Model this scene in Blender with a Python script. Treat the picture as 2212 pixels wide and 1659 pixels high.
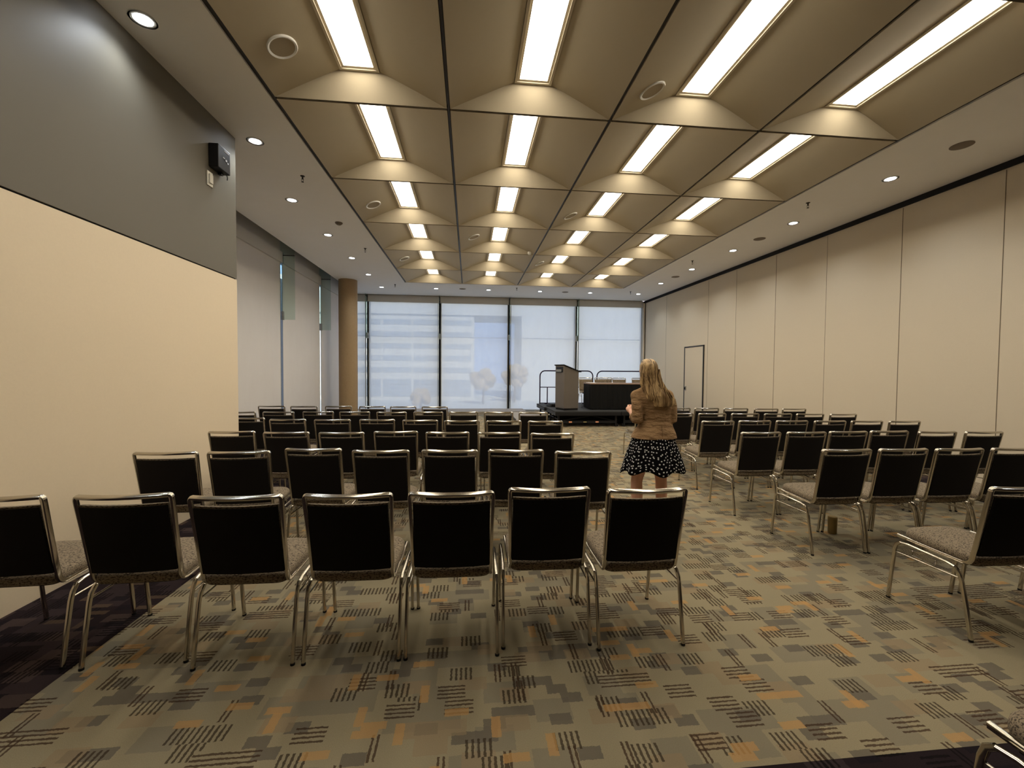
import bpy, bmesh, math, random
from math import sin, cos, pi, radians, sqrt, atan2, floor
from mathutils import Vector, Matrix

for o in list(bpy.data.objects):
    bpy.data.objects.remove(o, do_unlink=True)
scn = bpy.context.scene
COL = scn.collection
random.seed(7)

# ------------------------------------------------------------------ camera
HC = 4.44            # ceiling height
CAMH = 1.57
fpx, yaw, pitch, roll = 911.5, .10145, -.03023, .00742
cam_d = bpy.data.cameras.new('camera')
cam_d.sensor_fit = 'HORIZONTAL'
cam_d.sensor_width = 36.0
cam_d.lens = fpx / 2212 * 36.0
cam_d.clip_start = .05
cam_d.clip_end = 600
cam = bpy.data.objects.new('camera', cam_d)
COL.objects.link(cam)
fwd = Vector((sin(yaw) * cos(pitch), cos(yaw) * cos(pitch), sin(pitch)))
rgt = Vector((cos(yaw), -sin(yaw), 0))
upv = rgt.cross(fwd)
r2 = cos(roll) * rgt + sin(roll) * upv
u2 = -sin(roll) * rgt + cos(roll) * upv
mw = Matrix((r2, u2, -fwd)).transposed().to_4x4()
mw.translation = Vector((0, 0, CAMH))
cam.matrix_world = mw
scn.camera = cam

# ------------------------------------------------------------------ render look, world, sun
scn.view_settings.view_transform = 'Standard'
scn.view_settings.look = 'None'
scn.view_settings.exposure = 0.36
scn.view_settings.gamma = 1.0
scn.view_settings.use_curve_mapping = False
scn.cycles.use_denoising = True
scn.cycles.max_bounces = 9
scn.cycles.diffuse_bounces = 6
scn.cycles.glossy_bounces = 4
scn.cycles.transparent_max_bounces = 12
scn.cycles.sample_clamp_indirect = 6
scn.cycles.caustics_reflective = False
scn.cycles.caustics_refractive = False

PANEL_E = 11.0        # emission of the coffer light lenses
DOWN_E = 9.0         # emission of the downlight lenses
DOWN_W = 34.0        # watts of each downlight spot
SKY_E = 1.75

world = bpy.data.worlds.new('sky')
scn.world = world
world.use_nodes = True
wn = world.node_tree
wbg = wn.nodes['Background']
wtc = wn.nodes.new('ShaderNodeTexCoord')
wsep = wn.nodes.new('ShaderNodeSeparateXYZ')
wramp = wn.nodes.new('ShaderNodeValToRGB')
wn.links.new(wtc.outputs['Generated'], wsep.inputs[0])
wn.links.new(wsep.outputs['Z'], wramp.inputs[0])
wramp.color_ramp.elements[0].color = (.42, .56, .95, 1)
wramp.color_ramp.elements[1].color = (.26, .42, .85, 1)
wn.links.new(wramp.outputs[0], wbg.inputs['Color'])
wbg.inputs['Strength'].default_value = SKY_E

sun_d = bpy.data.lights.new('sun', 'SUN')
sun_d.energy = 6.8
sun_d.angle = .01
sun_d.color = (1, .95, .87)
sun = bpy.data.objects.new('sun', sun_d)
COL.objects.link(sun)
sun.rotation_euler = Vector((-.25, .75, -.62)).normalized().to_track_quat('-Z', 'Y').to_euler()


# ------------------------------------------------------------------ node helpers
def srgb(r, g, b):
    def f(c):
        c /= 255
        return c / 12.92 if c <= .04045 else ((c + .055) / 1.055) ** 2.4
    return (f(r), f(g), f(b), 1)


class NT:
    def __init__(s, name):
        s.m = bpy.data.materials.new(name)
        s.m.use_nodes = True
        s.t = s.m.node_tree
        s.b = s.t.nodes['Principled BSDF']
        s.out = s.t.nodes['Material Output']

    def n(s, typ, **kw):
        nd = s.t.nodes.new(typ)
        for k, v in kw.items():
            setattr(nd, k, v)
        return nd

    def put(s, sock, v):
        if hasattr(v, 'is_linked') or isinstance(v, bpy.types.NodeSocket):
            s.t.links.new(v, sock)
        else:
            sock.default_value = v

    def math(s, op, a, b=0.0, c=None):
        nd = s.n('ShaderNodeMath', operation=op)
        s.put(nd.inputs[0], a)
        s.put(nd.inputs[1], b)
        if c is not None:
            s.put(nd.inputs[2], c)
        return nd.outputs[0]

    def mix(s, f, a, b):
        nd = s.n('ShaderNodeMix', data_type='RGBA')
        s.put(nd.inputs[0], f)
        s.put(nd.inputs[6], a)
        s.put(nd.inputs[7], b)
        return nd.outputs[2]

    def noise(s, scale, detail=2.0, rough=.5, vec=None, out=0):
        nd = s.n('ShaderNodeTexNoise')
        nd.inputs['Scale'].default_value = scale
        nd.inputs['Detail'].default_value = detail
        nd.inputs['Roughness'].default_value = rough
        if vec is not None:
            s.put(nd.inputs['Vector'], vec)
        return nd.outputs[out]

    def coord(s, kind='Object', scale=None):
        tc = s.n('ShaderNodeTexCoord').outputs[kind]
        if scale is None:
            return tc
        mp = s.n('ShaderNodeMapping')
        mp.inputs['Scale'].default_value = scale
        s.put(mp.inputs['Vector'], tc)
        return mp.outputs[0]

    def set(s, **kw):
        for k, v in kw.items():
            s.put(s.b.inputs[k.replace('_', ' ')], v)
        return s

    def bump(s, h, strength=.2, dist=.01):
        nd = s.n('ShaderNodeBump')
        nd.inputs['Strength'].default_value = strength
        nd.inputs['Distance'].default_value = dist
        s.put(nd.inputs['Height'], h)
        s.put(s.b.inputs['Normal'], nd.outputs[0])


def plain(name, col, rough=.7, metal=0.0, var=.06, scale=30, bump=0.0, spec=.3):
    k = NT(name)
    nz = k.noise(scale, 3, .6, k.coord())
    lo = tuple(c * (1 - var) for c in col[:3]) + (1,)
    hi = tuple(min(1, c * (1 + var)) for c in col[:3]) + (1,)
    k.set(Base_Color=k.mix(nz, lo, hi), Roughness=rough, Metallic=metal)
    k.b.inputs['Specular IOR Level'].default_value = spec
    if bump:
        k.bump(nz, bump, .004)
    return k.m


def emit(name, col, e):
    k = NT(name)
    k.set(Base_Color=(.8, .8, .8, 1), Emission_Color=col, Emission_Strength=e)
    return k.m


M = {}
M['coffer'] = plain('coffer panel', srgb(188, 177, 154), .75, 0, .03, 6)
M['soffit'] = plain('soffit paint', srgb(244, 242, 238), .9, 0, .02, 4)
M['black'] = plain('black reveal', (.012, .012, .013, 1), .8)
M['reveal'] = plain('dark bronze reveal', (.03, .026, .022, 1), .45)
M['cream'] = plain('cream panel', srgb(238, 222, 196), .85, 0, .03, 60, .1)
M['upper'] = plain('grey taupe upper wall', srgb(106, 101, 89), .5, 0, .03, 3, 0, .45)
M['fabricwall'] = plain('cream woven wall panel', srgb(216, 203, 180), .9, 0, .04, 90, .12)
M['seam'] = plain('wall seam', srgb(120, 106, 88), .9)
M['lampframe'] = plain('bronze lamp frame', srgb(214, 204, 184), .5, 0, .03)
M['lens'] = emit('warm light lens', (1, .89, .71, 1), PANEL_E)
M['downlens'] = emit('cool downlight lens', (.93, .96, 1, 1), DOWN_E)
M['white'] = plain('white plastic', srgb(225, 222, 212), .5)
M['whitering'] = plain('white ring', srgb(235, 235, 232), .35)
M['grille'] = plain('speaker grille', srgb(165, 153, 132), .8, 0, .25, 900)
M['vent'] = plain('soffit speaker cover', srgb(128, 117, 104), .8, 0, .2, 900)
M['alu'] = plain('aluminium', srgb(160, 158, 150), .4, .6, .04)
M['valance'] = plain('grey blind headbox', srgb(216, 212, 205), .6, .1, .03)
M['darkbar'] = plain('dark steel mullion', (.02, .021, .02, 1), .5, .3)
M['plinth'] = plain('grey floor plinth', srgb(150, 142, 132), .6)
M['column'] = None
M['blackmetal'] = plain('black painted steel', (.012, .012, .014, 1), .5)
M['purple'] = plain('dark plum tube', (.016, .006, .022, 1), .8, 0, .05, 30, 0, .05)
M['deck'] = plain('stage deck carpet', (.035, .036, .038, 1), .75, 0, .2, 120)
M['skirt'] = plain('black pleated cloth', (.008, .008, .008, 1), .95)
M['tabletop'] = plain('tan laminate tabletop', srgb(150, 125, 105), .5)
M['paper'] = plain('white paper', srgb(230, 230, 235), .7)
M['amber'] = plain('amber reflector', srgb(250, 180, 140), .35)
M['yellow'] = plain('yellow tape', srgb(225, 205, 130), .5)
M['backblack'] = plain('black chair back cloth', (.009, .007, .006, 1), .95, 0, .3, 200)
M['under'] = plain('black underside', (.01, .01, .01, 1), .9)
M['skin'] = plain('skin', srgb(228, 176, 150), .5, 0, .05, 25)
M['shoe'] = plain('black shoe', (.01, .01, .01, 1), .4)
M['eye'] = plain('eye', (.05, .07, .08, 1), .2)
M['lip'] = plain('lips', srgb(170, 85, 80), .5)
M['tumbler'] = plain('khaki tumbler', srgb(150, 128, 80), .5)
M['devblack'] = plain('black plastic', (.015, .015, .017, 1), .4)


def mk_special():
    # cork coloured column
    k = NT('brown column finish')
    v = k.coord('Object', (14, 14, 5))
    k.set(Base_Color=k.mix(k.noise(4, 4, .7, v), srgb(148, 122, 88), srgb(178, 152, 114)), Roughness=.7)
    M['column'] = k.m
    # lectern laminate: grey brown speckle
    k = NT('lectern laminate')
    k.set(Base_Color=k.mix(k.noise(160, 3, .8, k.coord()), srgb(88, 82, 76), srgb(126, 118, 110)), Roughness=.6)
    M['lectern'] = k.m
    # chrome
    k = NT('chrome tube')
    k.set(Base_Color=(.56, .52, .45, 1), Metallic=1.0,
          Roughness=k.math('MULTIPLY_ADD', k.noise(12, 2, .5, k.coord()), .08, .13))
    M['chrome'] = k.m
    # patterned upholstery: taupe with short dark dashes
    k = NT('taupe dashed upholstery')
    co = k.coord('Object', (80, 210, 210))
    n1 = k.noise(1.0, 2, .55, co)
    mask = k.math('GREATER_THAN', n1, .555)
    base = k.mix(k.noise(140, 2, .6, k.coord()), srgb(120, 107, 89), srgb(148, 134, 113))
    k.set(Base_Color=k.mix(k.math('MULTIPLY', mask, .85), base, srgb(38, 28, 24)), Roughness=.95)
    k.bump(n1, .25, .003)
    M['seatcloth'] = k.m
    # tan jacket
    k = NT('tan wool blazer')
    k.set(Base_Color=k.mix(k.noise(180, 3, .7, k.coord()), srgb(140, 110, 78), srgb(168, 136, 98)), Roughness=.95)
    k.bump(k.noise(11, 3, .55, k.coord('Object', (1, 1, 2.2))), .9, .03)
    M['blazer'] = k.m
    # black cloth with small white dots
    k = NT('black cloth with white spots')
    vo = k.n('ShaderNodeTexVoronoi', voronoi_dimensions='2D')
    vo.inputs['Scale'].default_value = 30
    vo.inputs['Randomness'].default_value = .75
    k.put(vo.inputs['Vector'], k.coord('UV'))
    m = k.math('LESS_THAN', vo.outputs['Distance'], .20)
    k.set(Base_Color=k.mix(m, (.005, .005, .006, 1), srgb(225, 225, 225)), Roughness=1.0)
    k.b.inputs['Specular IOR Level'].default_value = .05
    M['dots'] = k.m
    # hair
    k = NT('long blond hair')
    dn = k.n('ShaderNodeVectorMath', operation='ADD')
    k.put(dn.inputs[0], k.coord('Object', (30, 9, 3.0)))
    k.put(dn.inputs[1], k.noise(5, 2, .5, k.coord(), 1))
    s = k.noise(1.5, 4, .72, dn.outputs[0])
    rp = k.n('ShaderNodeValToRGB')
    k.put(rp.inputs[0], s)
    rp.color_ramp.elements[0].position = .40
    rp.color_ramp.elements[0].color = srgb(92, 66, 36)
    rp.color_ramp.elements[1].position = .60
    rp.color_ramp.elements[1].color = srgb(208, 176, 128)
    k.set(Base_Color=rp.outputs[0], Roughness=.42)
    k.bump(s, .6, .01)
    M['hair'] = k.m
    # green tinted clear glass
    for nm, col, fac in (('glass', (.93, .97, .96, 1), .07), ('finglass', (.82, .89, .86, 1), .10)):
        k = NT(nm)
        tr = k.n('ShaderNodeBsdfTransparent')
        tr.inputs[0].default_value = col
        gl = k.n('ShaderNodeBsdfGlossy')
        gl.inputs['Roughness'].default_value = .03
        gl.inputs[0].default_value = (.8, .9, .88, 1)
        mx = k.n('ShaderNodeMixShader')
        mx.inputs[0].default_value = fac
        k.t.links.new(tr.outputs[0], mx.inputs[1])
        k.t.links.new(gl.outputs[0], mx.inputs[2])
        k.t.links.new(mx.outputs[0], k.out.inputs[0])
        M[nm] = k.m
    # roller blind screen cloth: partly see through, partly translucent
    for nm, opn, tl in (('blind', .36, .62), ('blindside', .02, .12)):
        k = NT('screen cloth ' + nm)
        tr = k.n('ShaderNodeBsdfTransparent')
        tl_ = k.n('ShaderNodeBsdfTranslucent')
        df = k.n('ShaderNodeBsdfDiffuse')
        nz = k.noise(3, 4, .6, k.coord('Object', (1, 1, .4)))
        k.put(tl_.inputs[0], k.mix(nz, (.80, .78, .74, 1), (.92, .90, .86, 1)))
        k.put(df.inputs[0], k.mix(nz, (.80, .75, .70, 1), (.86, .82, .77, 1)))
        m1 = k.n('ShaderNodeMixShader')
        m1.inputs[0].default_value = tl
        k.t.links.new(df.outputs[0], m1.inputs[1])
        k.t.links.new(tl_.outputs[0], m1.inputs[2])
        m2 = k.n('ShaderNodeMixShader')
        m2.inputs[0].default_value = opn
        k.t.links.new(m1.outputs[0], m2.inputs[1])
        k.t.links.new(tr.outputs[0], m2.inputs[2])
        k.t.links.new(m2.outputs[0], k.out.inputs[0])
        M[nm] = k.m

    # carpet
    def carpet(name, pal):
        k = NT(name)
        sp = k.n('ShaderNodeSeparateXYZ')
        k.put(sp.inputs[0], k.coord())
        jit = k.n('ShaderNodeSeparateColor')
        k.put(jit.inputs[0], k.noise(70, 2, .6, k.coord(), 1))
        X = k.math('ADD', sp.outputs[0], k.math('MULTIPLY_ADD', jit.outputs[0], .012, -.006))
        Y = k.math('ADD', sp.outputs[1], k.math('MULTIPLY_ADD', jit.outputs[1], .012, -.006))

        def layer(sx, sy, seed, p, shift=.5):
            v = k.math('DIVIDE', Y, sy)
            fv = k.math('FLOOR', v)
            u = k.math('ADD', k.math('DIVIDE', X, sx), k.math('MULTIPLY', fv, shift))
            fu = k.math('FLOOR', u)
            cb = k.n('ShaderNodeCombineXYZ')
            k.put(cb.inputs[0], k.math('ADD', fu, .5))
            k.put(cb.inputs[1], k.math('ADD', fv, .5))
            cb.inputs[2].default_value = seed
            wnz = k.n('ShaderNodeTexWhiteNoise', noise_dimensions='3D')
            k.put(wnz.inputs[0], cb.outputs[0])
            return (k.math('LESS_THAN', wnz.outputs['Value'], p), k.math('FRACT', u), k.math('FRACT', v),
                    wnz.outputs['Color'])

        def stripes(f, n, duty):
            return k.math('LESS_THAN', k.math('FRACT', k.math('MULTIPLY', f, n)), duty)
        fuzz = k.noise(260, 2, .7, k.coord())
        big = k.noise(1.3, 2, .5, k.coord())
        c = k.mix(fuzz, pal['base'], pal['base2'])
        m, _, _, _ = layer(.17, .13, 1.3, .30, .37)
        c = k.mix(k.math('MULTIPLY', m, .75), c, pal['grey'])
        m, _, _, _ = layer(.10, .06, 2.1, .13, .61)
        c = k.mix(k.math('MULTIPLY', m, .8), c, pal['dgrey'])
        m, _, _, _ = layer(.14, .085, 8.1, .14, .43)
        c = k.mix(k.math('MULTIPLY', m, .65), c, pal['tan'])
        m, _, fv, cc = layer(.135, .095, 3.7, .13, .29)
        c = k.mix(k.math('MULTIPLY', k.math('MULTIPLY', m, stripes(fv, 4, .42)), .85), c, pal['stripe'])
        m1 = m
        m, fu, _, cc = layer(.125, .088, 4.9, .15, .53)
        m = k.math('MULTIPLY', m, k.math('SUBTRACT', 1.0, m1))
        c = k.mix(k.math('MULTIPLY', k.math('MULTIPLY', m, stripes(fu, 5, .44)), .85), c, pal['stripe2'])
        m, fu, _, cc = layer(.045, .13, 5.4, .06, .31)
        c = k.mix(k.math('MULTIPLY', k.math('MULTIPLY', m, stripes(fu, 2, .45)), .85), c, pal['stripe'])
        m, _, _, _ = layer(.11, .042, 6.2, .032, .71)
        c = k.mix(k.math('MULTIPLY', m, .7), c, pal['gold'])
        m, _, _, _ = layer(.042, .11, 7.7, .018, .47)
        c = k.mix(k.math('MULTIPLY', m, .7), c, pal['gold'])
        c = k.mix(k.math('MULTIPLY', fuzz, .35), c, pal['shade'])
        k.set(Base_Color=c, Roughness=1.0)
        k.b.inputs['Specular IOR Level'].default_value = .1
        k.bump(fuzz, .3, .004)
        return k.m
    M['carpet'] = carpet('patterned carpet', dict(
        base=srgb(163, 152, 125), base2=srgb(147, 137, 113), grey=srgb(134, 127, 110), dgrey=srgb(100, 94, 86),
        tan=srgb(152, 133, 106), stripe=srgb(60, 38, 24), stripe2=srgb(52, 40, 27), gold=srgb(192, 148, 92),
        shade=srgb(92, 84, 70)))
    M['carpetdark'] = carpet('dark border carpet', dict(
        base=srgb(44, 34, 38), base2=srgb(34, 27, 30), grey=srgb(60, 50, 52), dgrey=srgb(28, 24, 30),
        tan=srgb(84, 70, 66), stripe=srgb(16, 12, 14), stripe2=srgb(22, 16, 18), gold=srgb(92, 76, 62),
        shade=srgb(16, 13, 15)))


mk_special()


# ------------------------------------------------------------------ mesh helpers
class MB:
    def __init__(s):
        s.v, s.f, s.uv = [], [], {}

    def add(s, vs, fs):
        o = len(s.v)
        s.v += [tuple(p) for p in vs]
        s.f += [tuple(i + o for i in f) for f in fs]
        return o

    def box(s, x0, x1, y0, y1, z0, z1, T=None):
        vs = [(x, y, z) for z in (z0, z1) for y in (y0, y1) for x in (x0, x1)]
        if T:
            vs = [T @ Vector(p) for p in vs]
        s.add(vs, [(0, 2, 3, 1), (4, 5, 7, 6), (0, 1, 5, 4), (2, 6, 7, 3), (0, 4, 6, 2), (1, 3, 7, 5)])
        return s

    def rings(s, rs, cap=True, closed=False):
        n = len(rs[0])
        o = len(s.v)
        for r in rs:
            s.v += [tuple(p) for p in r]
        m = len(rs)
        for j in range(m if closed else m - 1):
            a, b = o + j * n, o + ((j + 1) % m) * n
            for i in range(n):
                k = (i + 1) % n
                s.f.append((a + i, a + k, b + k, b + i))
        if cap and not closed:
            s.f.append(tuple(o + i for i in reversed(range(n))))
            s.f.append(tuple(o + (m - 1) * n + i for i in range(n)))
        return s

    def tube(s, path, r, n=8, rb=None, up=Vector((0, 0, 1)), cap=True, closed=False, sq=1.0):
        """tube along path; r may be a list; rb = second half-axis (elliptic)"""
        P = [Vector(p) for p in path]
        R = r if isinstance(r, (list, tuple)) else [r] * len(P)
        B = rb if isinstance(rb, (list, tuple)) else [rb] * len(P)
        rs = []
        prev = None
        for i, p in enumerate(P):
            if closed:
                t = P[(i + 1) % len(P)] - P[i - 1]
            else:
                t = (P[min(i + 1, len(P) - 1)] - P[max(i - 1, 0)])
            t.normalize()
            if prev is None:
                u = up if abs(t.dot(up)) < .95 else Vector((0, 1, 0))
                a = (u - t * u.dot(t)).normalized()
            else:
                a = (prev - t * prev.dot(t)).normalized()
            prev = a
            b = t.cross(a)
            ra, rbv = R[i], (B[i] if B[i] is not None else R[i])
            g = lambda v: abs(v) ** sq * (1 if v >= 0 else -1)
            rs.append([p + a * (ra * g(cos(2 * pi * (k + .5) / n))) + b * (rbv * g(sin(2 * pi * (k + .5) / n))) for k in range(n)])
        s.rings(rs, cap, closed)
        return s

    def lathe(s, prof, c=(0, 0, 0), n=24, cap=True, T=None):
        rs = [[Vector((r * cos(2 * pi * k / n), r * sin(2 * pi * k / n), z)) for k in range(n)] for r, z in prof]
        if T is not None:
            rs = [[T @ p for p in r] for r in rs]
        rs = [[p + Vector(c) for p in r] for r in rs]
        s.rings(rs, cap)
        return s

    def ball(s, c, rx, ry=None, rz=None, n=16, m=10):
        ry = ry or rx
        rz = rz or rx
        rs = []
        for j in range(m + 1):
            th = pi * (.02 + .96 * j / m)
            rs.append([(c[0] + rx * sin(th) * cos(2 * pi * k / n), c[1] + ry * sin(th) * sin(2 * pi * k / n),
                        c[2] - rz * cos(th)) for k in range(n)])
        s.rings(rs)
        return s

    def build(s, name, mat, parent=None, smooth=False, bevel=0, loc=None):
        me = bpy.data.meshes.new(name)
        me.from_pydata(s.v, [], s.f)
        bm = bmesh.new()
        bm.from_mesh(me)
        bmesh.ops.recalc_face_normals(bm, faces=bm.faces)
        bm.to_mesh(me)
        bm.free()
        if smooth:
            me.polygons.foreach_set('use_smooth', [True] * len(me.polygons))
            try:
                me.set_sharp_from_angle(angle=radians(40))
            except Exception:
                pass
        me.materials.append(M[mat] if isinstance(mat, str) else mat)
        o = bpy.data.objects.new(name, me)
        COL.objects.link(o)
        if parent is not None:
            o.parent = parent
        if loc is not None:
            o.location = loc
        if bevel:
            b = o.modifiers.new('bevel', 'BEVEL')
            b.width = bevel
            b.segments = 2
            b.limit_method = 'ANGLE'
        return o


def box(x0, x1, y0, y1, z0, z1):
    return MB().box(x0, x1, y0, y1, z0, z1)


def empty(name, loc=(0, 0, 0), rz=0):
    o = bpy.data.objects.new(name, None)
    o.empty_display_size = .1
    o.location = loc
    o.rotation_euler = (0, 0, rz)
    COL.objects.link(o)
    return o


def tag(o, label, cat, group=None, kind=None):
    o['label'] = label
    o['category'] = cat
    if group:
        o['group'] = group
    if kind:
        o['kind'] = kind
    return o


def struct(o, label=None, cat=None):
    o['kind'] = 'structure'
    if label:
        o['label'] = label
        o['category'] = cat or o.name.split('_')[0].split('.')[0]
    return o


def dup(root, loc, rz=None):
    r = root.copy()
    COL.objects.link(r)
    r.location = loc
    if rz is not None:
        r.rotation_euler = (0, 0, rz)
    for ch in list(root.children):
        c = ch.copy()
        COL.objects.link(c)
        c.parent = r
        for g in list(ch.children):
            d = g.copy()
            COL.objects.link(d)
            d.parent = c
    return r


def arc(c, r, a0, a1, n, plane='yz', x=0):
    out = []
    for i in range(n + 1):
        a = a0 + (a1 - a0) * i / n
        p, q = c[0] + r * cos(a), c[1] + r * sin(a)
        out.append((x, p, q) if plane == 'yz' else ((p, x, q) if plane == 'xz' else (p, q, x)))
    return out


# ------------------------------------------------------------------ room shell
X0, W, Y0, D = -2.0633, 1.8268, 2.9117, 1.8669     # coffer grid: left edge, column width, first line, row depth
YB = -4.6                                          # wall behind the viewer
YF = 16.6                                          # window wall
XP = -2.91                                         # face of the projecting partition on the left
XG = -4.6                                          # blind plane of the left glazing
XR0, XR1 = 7.27, 7.075                             # right wall x at y=0 and y=YF


def xr(y):
    return XR0 + (XR1 - XR0) * y / YF


# floor: light field and dark border carpet strips, edge to edge
BL, BR, BN = X0, 6.30, 1.53
struct(box(BL, BR, BN, YF + .3, -.1, 0).build('floor', 'carpet'), 'patterned olive and gold carpet covering the middle of the room', 'floor')
bd = MB()
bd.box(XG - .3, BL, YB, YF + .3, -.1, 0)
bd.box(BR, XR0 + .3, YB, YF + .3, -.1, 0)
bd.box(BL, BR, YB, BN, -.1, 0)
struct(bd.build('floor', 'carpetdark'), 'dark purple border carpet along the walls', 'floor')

# partition on the left: cream lower panel, taupe upper panel
struct(box(XG - .3, XP, YB, 5.665, 0, 2.69).build('wall_left', 'cream'), 'cream lower partition wall on the left', 'wall')
struct(box(XG - .3, XP, YB, 5.665, 2.705, HC).build('wall_left', 'upper'), 'grey taupe upper wall on the left', 'wall')
struct(box(XG - .3, XP - .012, YB, 5.655, 2.69, 2.705).build('trim_1', 'black'), 'thin dark joint in left wall', 'trim')
# right operable wall
rw = MB()
rw.add([(xr(YB), YB, 0), (xr(YF + .3), YF + .3, 0), (xr(YF + .3), YF + .3, HC), (xr(YB), YB, HC),
        (8.0, YB, 0), (8.0, YF + .3, 0), (8.0, YF + .3, HC), (8.0, YB, HC)],
       [(0, 1, 2, 3), (4, 5, 6, 7), (0, 1, 5, 4), (3, 2, 6, 7), (0, 4, 7, 3), (1, 5, 6, 2)])
struct(rw.build('wall_right', 'fabricwall'), 'cream folding wall on the right', 'wall')
sm = MB()
for ys, wdt in ((5.08, .008), (6.43, .009), (7.9, .005), (9.3, .010), (10.75, .006), (3.7, .012), (2.3, .012), (12.05, .006), (14.7, .006)):
    x = xr(ys)
    sm.box(x - .003, x + .01, ys - wdt / 2, ys + wdt / 2, .02, HC - .1)
struct(sm.build('trim_2', 'seam'), 'thin vertical joints between right wall panels', 'trim')
tk = MB()
n0, n1 = xr(YB), xr(YF)
tk.add([(n0 - .03, YB, HC - .085), (n1 - .03, YF, HC - .085), (n1 - .03, YF, HC), (n0 - .03, YB, HC),
        (n0 + .02, YB, HC - .085), (n1 + .02, YF, HC - .085), (n1 + .02, YF, HC), (n0 + .02, YB, HC)],
       [(0, 1, 2, 3), (4, 5, 6, 7), (0, 1, 5, 4), (3, 2, 6, 7), (0, 4, 7, 3), (1, 5, 6, 2)])
struct(tk.build('trim_3', 'black'), 'black ceiling track above the right folding wall', 'trim')
struct(box(XG - .3, 8, YB - .2, YB, 0, HC).build('wall_back', 'upper'), 'grey taupe back wall', 'wall')
# pass door in the right wall
dr = empty('door_1', (xr(12.8), 12.8, 0))
struct(dr, 'cream pass door in right folding wall', 'door')
box(-.012, .02, -.54, .54, .02, 2.38).build('door_leaf', 'fabricwall', dr)
fr = MB()
fr.box(-.02, .015, -.585, -.54, 0, 2.42).box(-.02, .015, .54, .585, 0, 2.42).box(-.02, .015, -.585, .585, 2.38, 2.42)
fr.build('door_frame', 'reveal', dr)
lk = box(-.03, -.012, .43, .50, .98, 1.12).build('lock_plate', 'alu', dr)
MB().box(-.045, -.03, .45, .48, 1.01, 1.09).build('handle', 'black', lk)

# ceiling: flat soffit ring round the coffer field
GX1, GY1 = X0 + 4 * W, Y0 + 6 * D
GY0 = Y0 - 2 * D
R = .035                                           # dark reveal round the field
cs = MB()
cs.box(-4.2, X0 - R, YB, YF - .12, HC, HC + .06)
cs.box(GX1 + R, 8, YB, YF - .12, HC, HC + .06)
cs.box(X0 - R, GX1 + R, GY1 + R, YF - .12, HC, HC + .06)
cs.box(X0 - R, GX1 + R, YB, GY0 - R, HC, HC + .06)
struct(cs.build('ceiling', 'soffit'), 'flat grey soffit around the coffers', 'ceiling')
struct(box(XG - .4, 8.2, YB - .2, YF + .5, 4.95, 5.1).build('ceiling', 'black'), 'dark slab above the ceiling', 'ceiling')
pk = MB()
pk.box(-4.2, -4.17, 5.665, YF - .12, HC + .06, 4.95)
pk.box(XG - .1, 8, YF - .12, YF - .10, HC + .0, 4.95)
struct(pk.build('trim_4', 'reveal'), 'dark pocket edge above the window blinds', 'trim')
rg = MB()
for i in range(1, 4):
    x = X0 + i * W
    rg.box(x - .012, x + .012, GY0, GY1, HC + .012, HC + .05)
for j in range(-1, 6):
    y = Y0 + j * D
    rg.box(X0, GX1, y - .010, y + .010, HC + .014, HC + .052)
rg.box(X0 - R, X0, GY0 - R, GY1 + R, HC + .02, HC + .06)
rg.box(GX1, GX1 + R, GY0 - R, GY1 + R, HC + .02, HC + .06)
rg.box(X0, GX1, GY1, GY1 + R, HC + .02, HC + .06)
rg.box(X0, GX1, GY0 - R, GY0, HC + .02, HC + .06)
struct(rg.build('trim_5', 'reveal'), 'dark reveal lines between the ceiling coffers', 'trim')

# coffers
RISE, HW, SB = .26, .205, .13
COLN = ['leftmost column', 'second column from left', 'second column from right', 'rightmost column']
ROWN = {-2: 'far behind the seats', -1: 'row at top edge', 0: 'nearest full row', 1: 'second row', 2: 'third row', 3: 'fourth row', 4: 'fifth row', 5: 'last row by windows'}


def coffer_mesh():
    g = .018
    a, b = W / 2 - g, D / 2 - g
    hw, hd = HW, D / 2 - SB
    mb = MB()
    n = 5
    prof = []
    for i in range(n + 1):
        t = i / n
        # slightly domed slope
        prof.append((t, RISE * (t + .015 * sin(pi * t))))
    rs = []
    for t, z in prof:
        x, y = a + (hw - a) * t, b + (hd - b) * t
        rs.append([(-x, -y, z), (x, -y, z), (x, y, z), (-x, y, z)])
    # outer lip down to ceiling line
    lip = [(-a, -b, -.0), (a, -b, 0), (a, b, 0), (-a, b, 0)]
    top = [(-a, -b, RISE + .1), (a, -b, RISE + .1), (a, b, RISE + .1), (-a, b, RISE + .1)]
    inner_top = [(-hw, -hd, RISE + .1), (hw, -hd, RISE + .1), (hw, hd, RISE + .1), (-hw, hd, RISE + .1)]
    mb.rings([inner_top, top, lip] + rs + [inner_top], cap=False)
    return mb


cof0 = None
for j in range(-2, 6):
    for i in range(4):
        cx, cy = X0 + (i + .5) * W, Y0 + (j + .5) * D
        if cof0 is None:
            c = cof0 = coffer_mesh().build('ceiling', 'coffer')
        else:
            c = cof0.copy()
            COL.objects.link(c)
        c.location = (cx, cy, HC)
        struct(c, 'sloped metal ceiling coffer, %s, %s' % (ROWN[j], COLN[i]), 'ceiling')

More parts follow.
